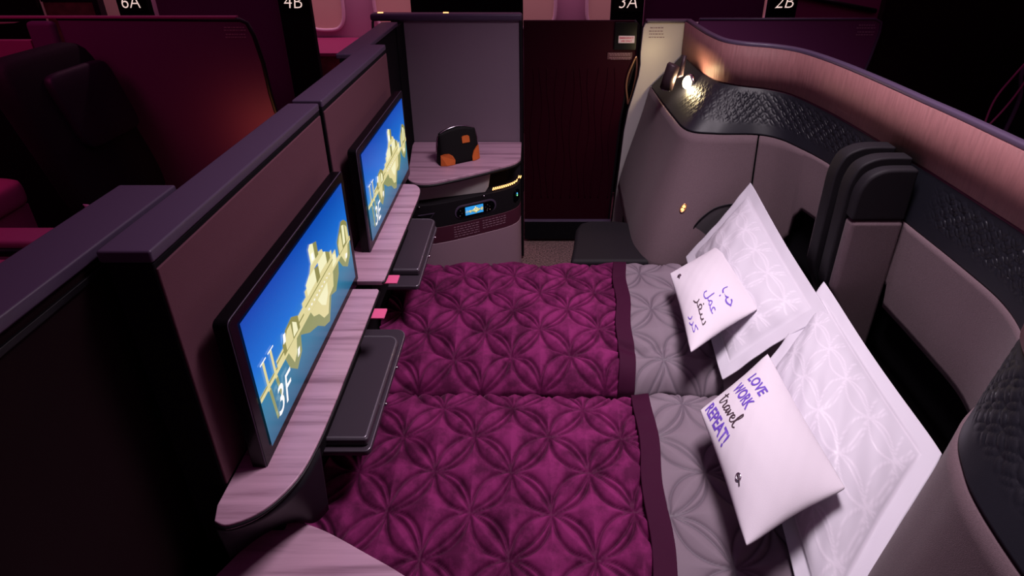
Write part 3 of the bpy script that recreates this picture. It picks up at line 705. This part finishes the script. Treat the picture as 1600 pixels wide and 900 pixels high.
# ---- pillows
def pillow_fn(c, T, flange=0., bottom=.35, seed=0, pull=.03, thick_bias=1., wr=1.):
    c = [Vector(q) for q in c]  # c00 (u0v0), c10, c11, c01
    n = ((c[1]-c[0]).cross(c[3]-c[0])).normalized()
    if n.z < 0: n = -n
    r = random.Random(seed); ph = [r.uniform(0, 6) for _ in range(8)]
    lu = ((c[1]-c[0]).length+(c[2]-c[3]).length)/2; lv = ((c[3]-c[0]).length+(c[2]-c[1]).length)/2
    def f(u, v, side=1, off=0.):
        # edges bow inwards between the corners
        uu = u+pull*(4*v*(1-v))*(.5-u)*2*1.0*abs(2*u-1); vv = v+pull*(4*u*(1-u))*(.5-v)*2*abs(2*v-1)
        cr = 1-.035*(abs(2*u-1)*abs(2*v-1))**5; uu = .5+(uu-.5)*cr; vv = .5+(vv-.5)*cr
        p = (c[0]*(1-uu)+c[1]*uu)*(1-vv)+(c[3]*(1-uu)+c[2]*uu)*vv
        fu = flange/lu; fv = flange/lv
        a = max(0, min(1, (u-fu)/(1-2*fu))); b = max(0, min(1, (v-fv)/(1-2*fv)))
        h = T*(max(0, 1-(2*a-1)**2)**.62)*(max(0, 1-(2*b-1)**2)**.62)*(1.15-.15*((2*a-1)**2+(2*b-1)**2))
        wv = wr*(.0035*math.sin(19*u+ph[0]+5*v)*math.sin(9*v+ph[1])+.0022*math.sin(31*v+ph[2]-9*u)+.0016*math.sin(47*(u+v*.6)+ph[3]))
        k = min(1, h/(T*.4+1e-9))
        if side > 0: return p+n*(h+.002+wv*(.35+.65*k)+off)
        return p-n*(h*bottom+.002-wv*(1-k)*.35)
    return f, n
def pillow(name, label, corners, T, m, N=90, flange=0., seed=0, stitch=None, cat='pillow', bottom=.35, pull=.03, wr=1.):
    f, n = pillow_fn(corners, T, flange, bottom, seed, pull, wr=wr)
    top = np.array([[f(i/N, j/N, 1) for j in range(N+1)] for i in range(N+1)]); bot = np.array([[f(i/N, j/N, -1) for j in range(N+1)] for i in range(N+1)])
    if stitch is not None:
        U_, V_ = np.meshgrid(np.linspace(0, 1, N+1), np.linspace(0, 1, N+1), indexing='ij')
        st = stitch(U_, V_); nn = np.array(n); top = top+nn*(st*.0007)[:, :, None]
    vs = list(top.reshape(-1, 3))+list(bot.reshape(-1, 3)); K = (N+1)**2; fs = []
    for i in range(N):
        for j in range(N):
            a = i*(N+1)+j; b = a+N+1; fs.append((a, b, b+1, a+1)); fs.append((K+a, K+a+1, K+b+1, K+b))
    for i in range(N):
        a = i*(N+1); b = a+N+1; fs.append((a, K+a, K+b, b)); a2 = a+N; b2 = b+N; fs.append((a2, b2, K+b2, K+a2))
        fs.append((i, i+1, K+i+1, K+i)); q = N*(N+1)+i; fs.append((q, K+q, K+q+1, q+1))
    me = me_from(vs, fs); c0 = Vector(corners[0])
    bm = bmesh.new(); bm.from_mesh(me); bmesh.ops.recalc_face_normals(bm, faces=bm.faces); bm.to_mesh(me); bm.free()
    if stitch is not None: attr(me, 'stitch', np.concatenate([st.ravel(), np.zeros(K)]))
    base = sum((Vector(q) for q in corners), Vector())/4
    t = thing(name, label, cat, base)
    body = link('pillowcase', me, m, t, smooth=True)
    return t, body, f, n
def flower(lu, lv, cell, lw, fl):
    def s(U_, V_):
        X = U_*lu; Y = V_*lv; d = petal_height(X, Y, cell, 0, .20, .10)
        d2 = petal_height(X+cell/2, Y+cell/2, cell, 0, .0)
        st = np.exp(-(d/lw)**2)
        e = np.minimum(np.minimum(U_*lu, (1-U_)*lu), np.minimum(V_*lv, (1-V_)*lv))
        st = st*(e > fl+.01)
        hem = np.exp(-((e-fl)/.0022)**2); return np.clip(st+hem, 0, 1)
    return s
# order: bottom-far, bottom-near, top-near, top-far
FW = [(.60, 1.80, .50), (.545, 1.17, .50), (.850, 1.225, .70), (.855, 1.90, .79)]
pillow('bed_pillow', 'large white embroidered pillow leaning on the far shell, behind the smaller Arabic one', FW, .055, M['white_cloth'], 130, .045, 3, flower(.62, .42, .105, .0020, .045), wr=.5)
NW = [(.585, 1.12, .53), (.50, .50, .50), (.905, .825, .66), (.890, 1.365, .725)]
pillow('bed_pillow', 'large white embroidered pillow on the nearer bed, under the LOVE WORK travel one', NW, .06, M['white_cloth'], 130, .045, 5, flower(.60, .42, .105, .0020, .045), wr=.6)
# small printed pillows   corners: a(bottom of text area left) ...
def pil_text(f, items, parent, lu, lv):
    """u runs along reading direction, v across the lines (0 = bottom line)"""
    for (body, u0, u1, v0, v1, m, kw) in items:
        me, (a, b, c, d) = text_me(body, 1., **kw)
        bm = bmesh.new(); bm.from_mesh(me)
        bmesh.ops.triangulate(bm, faces=bm.faces)
        bmesh.ops.subdivide_edges(bm, edges=[e for e in bm.edges if e.calc_length() > .15], cuts=2)
        for v in bm.verts:
            tu = (v.co.x-a)/(b-a); tv2 = (v.co.y-c)/(d-c); v.co = f(u0+(u1-u0)*tu, v0+(v1-v0)*tv2, 1, .0012)
        me2 = D.meshes.new('txt'); bm.to_mesh(me2); bm.free(); link('printed_word', me2, m, parent)
def eyelet(f, u, v, parent):
    p = f(u, v, 1, .001); q = f(u+.01, v, 1, .001); r = f(u, v+.01, 1, .001); a = (q-p).normalized(); b = (r-p).normalized(); n = a.cross(b).normalized()
    ring = [p+a*.0065*math.cos(k*PI/8)+b*.0065*math.sin(k*PI/8) for k in range(16)]
    tube('eyelet', ring, .0022, M['chrome'], parent, 6, True)
    tube('eyelet_cord', [p-a*.004, p+n*.003+b*.002, p+a*.008+n*.002, p+a*.015-b*.004+n*.001], .0013, M['ink_brown'], parent, 6)
# LOVE WORK travel REPEAT : u from upper (1092,637)->(1160,848), v from there to the right
TP = [(.415, .99, .605), (.412, .660, .615), (.650, .750, .655), (.655, 1.165, .625)]
t, body, f, n = pillow('printed_pillow', 'small white pillow printed LOVE WORK travel REPEAT!', TP, .046, M['white_cotton'], 90, 0, 7, bottom=1.0, pull=.03, wr=.10)
B_ = dict(bold=.028)
pil_text(f, [('LOVE', .105, .325, .580, .710, M['ink_purple'], B_), ('WORK', .085, .345, .385, .515, M['ink_purple'], B_),
             ('REPEAT!', .045, .405, .045, .160, M['ink_purple'], B_)], body, 1, 1)
# brush-script word drawn as pen strokes (x along the word 0..6, y up)
strokes = [[(.55, 1.9), (.45, 1.2), (.40, .5), (.50, .12), (.75, .15), (1.0, .5)], [(.05, 1.35), (.5, 1.42), (1.05, 1.5)],
           [(1.0, .5), (1.15, .95), (1.3, 1.15), (1.42, .95), (1.6, .98), (1.62, .5), (1.68, .15), (1.9, .15), (2.05, .4)],
           [(2.75, .85), (2.5, 1.0), (2.2, .8), (2.1, .35), (2.3, .08), (2.6, .35), (2.8, .95), (2.75, .4), (2.85, .1), (3.05, .3), (3.2, .8)],
           [(3.15, .95), (3.3, .5), (3.4, .1), (3.65, .5), (3.85, 1.0), (4.05, .9)],
           [(4.1, .5), (4.45, .6), (4.6, .9), (4.4, 1.05), (4.15, .8), (4.12, .35), (4.4, .08), (4.75, .25), (5.0, .7)],
           [(5.0, .7), (5.35, 1.4), (5.45, 2.0), (5.25, 2.05), (5.1, 1.3), (5.12, .4), (5.35, .08), (5.75, .3)]]
vs = []; fs = []
for st in strokes:
    q = smooth_path(st, 7); nq = len(q)
    for i, p in enumerate(q):
        tg = q[min(i+1, nq-1)]-q[max(i-1, 0)]; tg = tg/(np.linalg.norm(tg)+1e-9); nn = np.array([-tg[1], tg[0]]); wd = .075+.05*max(0, -tg[1])
        for sgn in (-1, 1):
            x, y = p+nn*wd*sgn; vs.append(f(.07+.32*(x/5.8), .205+.070*y, 1, .0012))
        if i: b = len(vs)-4; fs.append((b, b+1, b+3, b+2))
link('printed_word', me_from(vs, fs), M['ink_brown'], body)
eyelet(f, .66, .10, body)
AP = [(.470, 1.550, .605), (.445, 1.180, .600), (.685, 1.315, .645), (.720, 1.710, .640)]
t, body, f, n = pillow('printed_pillow', 'small white pillow printed with four Arabic words', AP, .040, M['white_cotton'], 90, 0, 9, bottom=.9, pull=.03, wr=.10)
pil_text(f, [('\uFE90\uFEA3', .68, .88, .53, .69, M['ink_purple'], {}), ('\uFEDE\uFEE4\uFECB', .60, .85, .33, .48, M['ink_purple'], {}),
             ('\uFEAE\uFED4\uFEB3', .59, .88, .18, .31, M['ink_brown'], {}), ('\uFEAD\uFEAE\uFEDB', .68, .88, .06, .16, M['ink_purple'], {})], body, 1, 1)
eyelet(f, .16, .11, body)

# ================================================================== NEAR CONSOLE
t = thing('near_console', 'pale veneer console top at the bottom left corner of the bed', 'console', (-.4, .4, 0))
nt = [tuple(p) for p in smooth_path([(-.595, .50), (-.549, .569), (-.509, .632), (-.46, .660), (-.396, .648), (-.30, .607), (-.213, .566), (-.12, .51), (-.07, .44), (-.06, .36), (-.06, .10)], 6)]
prism('console_top', nt+[(-.598, .10)], .684, .700, M['laminate'], t, bevel=.003)
prism('console_body', [(p[0], p[1]-.012) for p in nt]+[(-.595, .11)], .02, .682, M['matte_black'], t, bevel=.003)
# sweeping dark skirt between ledge end and console
top = np.array(smooth_path([(-.510, .564), (-.482, .559), (-.438, .582), (-.407, .633), (-.396, .70)], 8)); bot = np.array(smooth_path([(-.54, .60), (-.50, .645), (-.455, .668), (-.415, .668), (-.398, .69)], 8))
A = []
for a, b in zip(top, bot):
    A.append([(a[0]*(1-k/7)+b[0]*k/7, a[1]*(1-k/7)+b[1]*k/7, .846-(.846-.690)*k/7) for k in range(8)])
grid_obj('skirt', np.array(A), M['skirt'], t, .004)

# ================================================================== TOILETRY BAG
t = thing('toiletry_bag', 'small black toiletry bag with tan leather corners on the console', 'bag', (-.33, 2.29, .70))
def bag():
    a = Vector((-.440, 2.235, .701)); b = Vector((-.255, 2.335, .701)); ux = (b-a).normalized(); uy = Vector((-ux.y, ux.x, 0)); Lb = (b-a).length
    N, K = 26, 14; rows = []
    zs = np.linspace(0, 1, K)
    for k in range(K):
        z = zs[k]; half = .042*(1-.72*z**1.4); row = []
        ins = .006+.012*z; zt = .165
        for i in range(N*2):
            s_ = i/(N*2)*2*PI; cx = math.copysign(abs(math.cos(s_))**.45, math.cos(s_)); cy = math.copysign(abs(math.sin(s_))**.45, math.sin(s_))
            x = Lb/2+cx*(Lb/2-ins); y = cy*half; droop = (cx**2)*.022*z
            row.append(a+ux*x+uy*y+Vector((0, 0, z*zt-droop)))
        rows.append(row)
    vs = [p for r_ in rows for p in r_]; n2 = N*2; fs = [(k*n2+i, k*n2+(i+1) % n2, (k+1)*n2+(i+1) % n2, (k+1)*n2+i) for k in range(K-1) for i in range(n2)]
    fs += [tuple(range(n2-1, -1, -1)), tuple((K-1)*n2+i for i in range(n2))]
    link('bag_body', me_from(vs, fs), M['bag_black'], t, smooth=True)
    # piping / zip over the top
    zp = [a+ux*x_+uy*y_+Vector((0, 0, z_)) for x_, y_, z_ in ((.003, 0, .05), (.010, 0, .115), (.03, 0, .147), (Lb/2, 0, .167), (Lb-.03, 0, .147), (Lb-.012, 0, .115), (Lb-.004, 0, .05))]
    tube('zip', smooth_path(zp, 5), .003, M['chrome'], t, 6)
    def patch(pts, name='leather_corner', yoff=None):
        vs = [];
        for x_, z_ in pts:
            half = .042*(1-.72*(z_/.165)**1.4)+.0050; cxn = abs((x_-Lb/2)/(Lb/2-.006)); yy = -half*max(0.0, 1-min(1, cxn)**6)**.25
            vs.append(a+ux*x_+uy*yy+Vector((0, 0, z_)))
        for x_, z_ in pts:
            half = .042*(1-.72*(z_/.165)**1.4)-.001; cxn = abs((x_-Lb/2)/(Lb/2-.006)); yy = -half*max(0.0, 1-min(1, cxn)**6)**.25
            vs.append(a+ux*x_+uy*yy+Vector((0, 0, z_)))
        n = len(pts); f = [tuple(range(n)), tuple(range(2*n-1, n-1, -1))]+[(i, n+i, n+(i+1) % n, (i+1) % n) for i in range(n)]
        link(name, me_from(vs, f), M['bag_tan'], t)
    patch([(.010, .001), (.035, .001), (.072, .001), (.075, .022), (.066, .042), (.050, .054), (.028, .056), (.012, .050)])
    patch([(Lb-.052, .001), (Lb-.030, .001), (Lb-.010, .001), (Lb-.013, .068), (Lb-.025, .064), (Lb-.042, .046), (Lb-.052, .022)])
    patch([(Lb*.56, .092), (Lb*.73, .092), (Lb*.73, .118), (Lb*.70, .123), (Lb*.59, .123), (Lb*.56, .118)], 'leather_badge')
bag()

# ================================================================== NEIGHBOURING SUITES
# left neighbour: purple end panel, dark seat, magenta parts
t = thing('privacy_wall', 'large dark purple end panel with small print behind the left seat', 'panel', (-1.8, 2.53, 0))
lp = [(-2.18, .02), (-2.18, 1.312), (-1.345, 1.305), (-1.315, 1.290), (-1.295, 1.23), (-1.277, 1.10), (-1.272, .95), (-1.262, .86), (-1.235, .78), (-1.20, .70), (-1.18, .60), (-1.18, .02)]
prism('panel_face', lp, 2.500, 2.520, M['purple_panel'], t, axis='y', bevel=.003)
tube('panel_edge', [(p[0], 2.505, p[1]) for p in lp[1:]], .010, M['black'], t, 8)
print_lines('small_print', -1.43, -1.325, 1.275, 4, .013, 2.498, M['label_light'], t, h=.006)
box('top_line', -2.60, -1.36, 2.495, 2.525, 1.312, 1.322, M['magenta'], t, bevel=.002)
box('corner_column', -2.30, -2.181, 2.455, 2.50, .02, 1.305, M['purple_panel'], t, bevel=.02, seg=3)
t = thing('suite_shell', 'magenta lit shell panel at the upper left edge of the photo', 'seat shell', (-2.5, 2.45, 0))
box('shell_panel', -3.3, -2.301, 2.46, 2.49, 1.06, 1.22, M['magenta'], t); box('shell_lower', -3.3, -2.301, 2.465, 2.49, .02, 1.055, M['matte_black'], t)
prism('ribbed_strip', [(-3.3, 1.235), (-2.34, 1.30), (-3.3, 1.30)], 2.455, 2.485, M['rib'], t, axis='y', bevel=0)
t = thing('passenger_seat', 'empty dark leather seat with headrest in the suite on the left', 'seat', (-1.75, 1.9, 0))
def leaned(name, x, th, y0, y1, z0, z1, lean, m, r):
    o = soft_block(name, x-th, x, y0, y1, z0, z1, m, t, r=r)
    for v in o.data.vertices: v.co.x -= lean*(v.co.z+t.location.z-z0)
    return o
leaned('backrest', -1.80, .15, 1.98, 2.455, .47, 1.235, .27, M['cushion'], .07)
leaned('headrest', -1.86, .06, 2.10, 2.43, .82, 1.15, .25, M['headrest'], .028)
soft_block('seat_cushion', -1.88, -1.16, 1.90, 2.455, .34, .48, M['cushion'], t, r=.05)
box('seat_base', -1.84, -1.20, 2.0, 2.43, .02, .34, M['matte_black'], t)
t = thing('side_console', 'magenta lit side console with low lid beside the dark left seat', 'console', (-2.3, 1.8, 0))
soft_block('console_lid', -2.75, -2.02, 1.62, 1.95, .66, .80, M['magenta'], t, r=.05)
box('console_body', -2.7, -2.05, 1.65, 1.93, .02, .67, M['magenta'], t)
soft_block('lower_pad', -2.0, -1.60, 1.50, 1.93, .40, .52, M['shell_dark'], t, r=.04)
t = thing('seat_shell', 'magenta topped shell with black rail at the left edge beside the partition cap', 'seat shell', (-1.5, 1.2, 0))
box('shell_lid', -2.2, -1.20, 1.29, 1.37, .87, .905, M['magenta'], t, bevel=.01)
box('shell_body', -2.18, -1.22, 1.12, 1.27, .02, .86, M['magenta'], t)
tube('shell_rail', [(-2.2, 1.285, .872), (-1.2, 1.285, .872)], .012, M['gloss'], t)
pillow('cushion', 'cream cushion tip showing above the partition cap on the left', [(-1.76, 1.92, .505), (-1.42, 1.95, .505), (-1.48, 1.99, .58), (-1.845, 1.935, .665)], .025, M['white_cotton'], 24, 0, 2, cat='cushion')

# window-side suites across the far aisle
def window_suite(x0, x1, side, lab, seat=None, tilt=0.):
    t = thing('window_suite', lab, 'suite', ((x0+x1)/2, 3.3, 0))
    box('door_panel', x0, x1, 3.28, 3.31, .02, 1.34, M['purple_panel'], t)
    return t
t = window_suite(-2.24, -1.515, 0, 'purple door panel across the aisle, left of the 4B sign')
t = window_suite(.665, 1.375, 0, 'purple door panel across the aisle, between the 3A and 2B signs')
def sign(x0, x1, seat, lab, lean=0.):
    t = thing('suite_end_post', lab, 'sign', ((x0+x1)/2, 3.27, 0))
    box('post', x0, x1, 3.235, 3.275, .02, 1.36, M['matte_black'], t)
    box('sign_plate', x0+.012, x1-.012, 3.226, 3.234, 1.225, 1.345, M['gloss'], t, bevel=.002)
    s = .075; text_on('seat_sign', seat, ((x0+x1)/2-.052, 3.224, 1.246), (1, 0, 0), (0, 0, 1), s, emit('sign_glow', (1., .72, .66), .9), t, width=.105, shear=.15, bold=-.015)
    return t
sign(-2.44, -2.26, '6A', 'black suite post with lit 6A seat sign')
sign(-1.495, -1.31, '4B', 'black suite post with lit 4B seat sign')
sign(.46, .65, '3A', 'black suite post with lit 3A seat sign')
sign(1.385, 1.55, '2B', 'black suite post with lit 2B seat sign')
t = thing('suite_side_screen', 'black suite screen behind the grey end panel, across the aisle', 'partition', (-.4, 3.25, 0))
box('screen_panel', -.72, -.06, 3.24, 3.28, .02, 1.36, M['matte_black'], t)
t = thing('window_console', 'walnut fronted console under the beige window shade', 'console', (-1.0, 3.95, 0))
box('console_top', -1.95, -.75, 3.70, 4.22, .84, .865, M['magenta'], t); box('console_front', -1.93, -.77, 3.72, 4.2, .02, .835, M['wood'], t)
soft_block('cushion_block', -1.45, -.80, 3.42, 3.70, .45, .74, M['magenta'], t, r=.05)
t = thing('window_suite', 'dark door and framed ledge at the top left corner across the aisle', 'suite', (-3.0, 3.3, 0))
box('door_panel', -3.9, -2.95, 3.28, 3.31, .02, 1.36, M['maroon_dark'], t); box('ledge_rail', -2.94, -2.62, 3.30, 3.33, 1.27, 1.285, M['black'], t); box('ledge_panel', -2.94, -2.62, 3.31, 3.34, .02, 1.268, M['wood'], t); box('frame_post', -2.62, -2.585, 3.28, 3.33, .02, 1.36, M['black'], t)
# forward row's end panel behind the copper rail
t = thing('privacy_wall', 'purple end panel with rounded corner behind the copper rail', 'panel', (1.2, 2.6, 0))
rp = [(.78, .02), (.78, 1.300), (1.60, 1.300), (1.632, 1.285), (1.636, 1.24), (1.622, 1.12), (1.600, 1.0), (1.575, .85), (1.56, .02)]
prism('panel_face', rp, 2.555, 2.575, M['purple_panel'], t, axis='y', bevel=.003)
tube('panel_edge', [(p[0], 2.555, p[1]) for p in rp[1:]], .006, M['cap'], t, 8)
print_lines('small_print', 1.52, 1.61, 1.275, 4, .013, 2.553, M['label_light'], t, h=.006)
t = thing('window_suite', 'magenta lit shell with black slanted rail behind the purple end panel', 'suite', (1.8, 3.6, 0))
box('shell_panel', 1.62, 2.42, 3.55, 3.58, .02, 1.30, M['magenta'], t)
tube('shell_rail', [(1.64, 3.53, 1.285), (2.2, 3.53, 1.18)], .016, M['black'], t)
box('edge_post', 2.25, 2.30, 3.45, 3.54, .02, 1.42, M['black'], t)
# dark forward partition and door with looped handle, right edge
t = thing('aisle_door', 'open dark door with red edged looped handle at the top right', 'door', (2.2, 2.2, 0))
dpl = [(1.60, .02), (1.66, 1.0), (1.74, 1.36), (3.2, 1.36), (3.2, .02)]
box('door_leaf', 1.66, 3.4, 2.60, 2.64, .02, 1.42, M['maroon_dark'], t)
edge = [(2.135, 2.3, .70), (2.16, 2.3, .85), (2.17, 2.3, 1.0), (2.14, 2.3, 1.12), (2.20, 2.3, 1.22), (2.26, 2.3, 1.32), (2.30, 2.3, 1.36)]
tube('door_edge', smooth_path(edge, 5), .008, M['cap'], t, 8)
lp2 = smooth_path([(2.155, 2.29, 1.19), (2.10, 2.29, 1.10), (2.055, 2.29, 1.0), (2.045, 2.29, .90), (2.055, 2.29, .86), (2.10, 2.29, .93), (2.14, 2.29, 1.02), (2.16, 2.29, 1.10)], 5, True)
tube('door_handle', lp2, .004, M['magenta'], t, 8, True)
box('door_stile', 2.17, 2.30, 2.31, 2.36, .02, 1.34, M['matte_black'], t, bevel=.01)
box('side_panel', 2.40, 3.0, 2.33, 2.36, .02, 1.50, M['magenta'], t)
# light switch ring on the far fabric wing, laid on the fabric surface
Fx = loft(Lp, Bp, .948, z_fabric_bot, 0, i_seam, 16, ease)
tgt = None
def pix(p):
    y = p[1]; z = p[2]-1.75; c_, s_ = math.cos(.398), math.sin(.398); dp = y*c_-z*s_; return 833+845*p[0]/dp, 222-845*(y*s_+z*c_)/dp
best = min(((pix(Fx[i, j])[0]-1067)**2+(pix(Fx[i, j])[1]-319)**2, i, j) for i in range(1, Fx.shape[0]-1) for j in range(1, 15))
p = Vector(Fx[best[1], best[2]]); a = Vector(Fx[best[1]+1, best[2]]-Fx[best[1]-1, best[2]]).normalized(); b = Vector(Fx[best[1], best[2]-1]-Fx[best[1], best[2]+1]).normalized(); n = a.cross(b).normalized()
if n.dot(Vector((0, 0, 1.75))-p) < 0: n = -n
sw = [o for o in D.objects if o.name == 'light_switch'][0]; sw.location = p
bpy.context.view_layer.update()
tube('switch_ring', [p+n*.0155+a*.010*math.cos(q)+b*.018*math.sin(q) for q in np.linspace(0, 2*PI, 24, endpoint=False)], .0025, M['brass'], sw, 6, True)
for k in (-1, 1):
    tube('switch_button', [p+b*.007*k+n*.010, p+b*.007*k+n*.0165], .0062, M['amber'], sw, 12)

# repeats share a group
GR = {'bed_pillow': 'large white pillows at the head of the double bed', 'printed_pillow': 'small printed pillows', 'seat_monitor': 'wall monitors on the partition',
      'folding_tray': 'folding trays under the ledges', 'veneer_ledge': 'veneer ledges below the monitors', 'duvet': 'quilted velvet duvets on the double bed',
      'mattress': 'mattresses of the double bed', 'monitor_partition': 'fabric partitions behind the monitors', 'suite_end_post': 'posts with lit seat signs across the aisle',
      'pull_tag': 'pink tags below the ledges'}
for o in D.objects:
    k = o.name.split('.')[0]
    if o.parent is None and k in GR: o['group'] = GR[k]
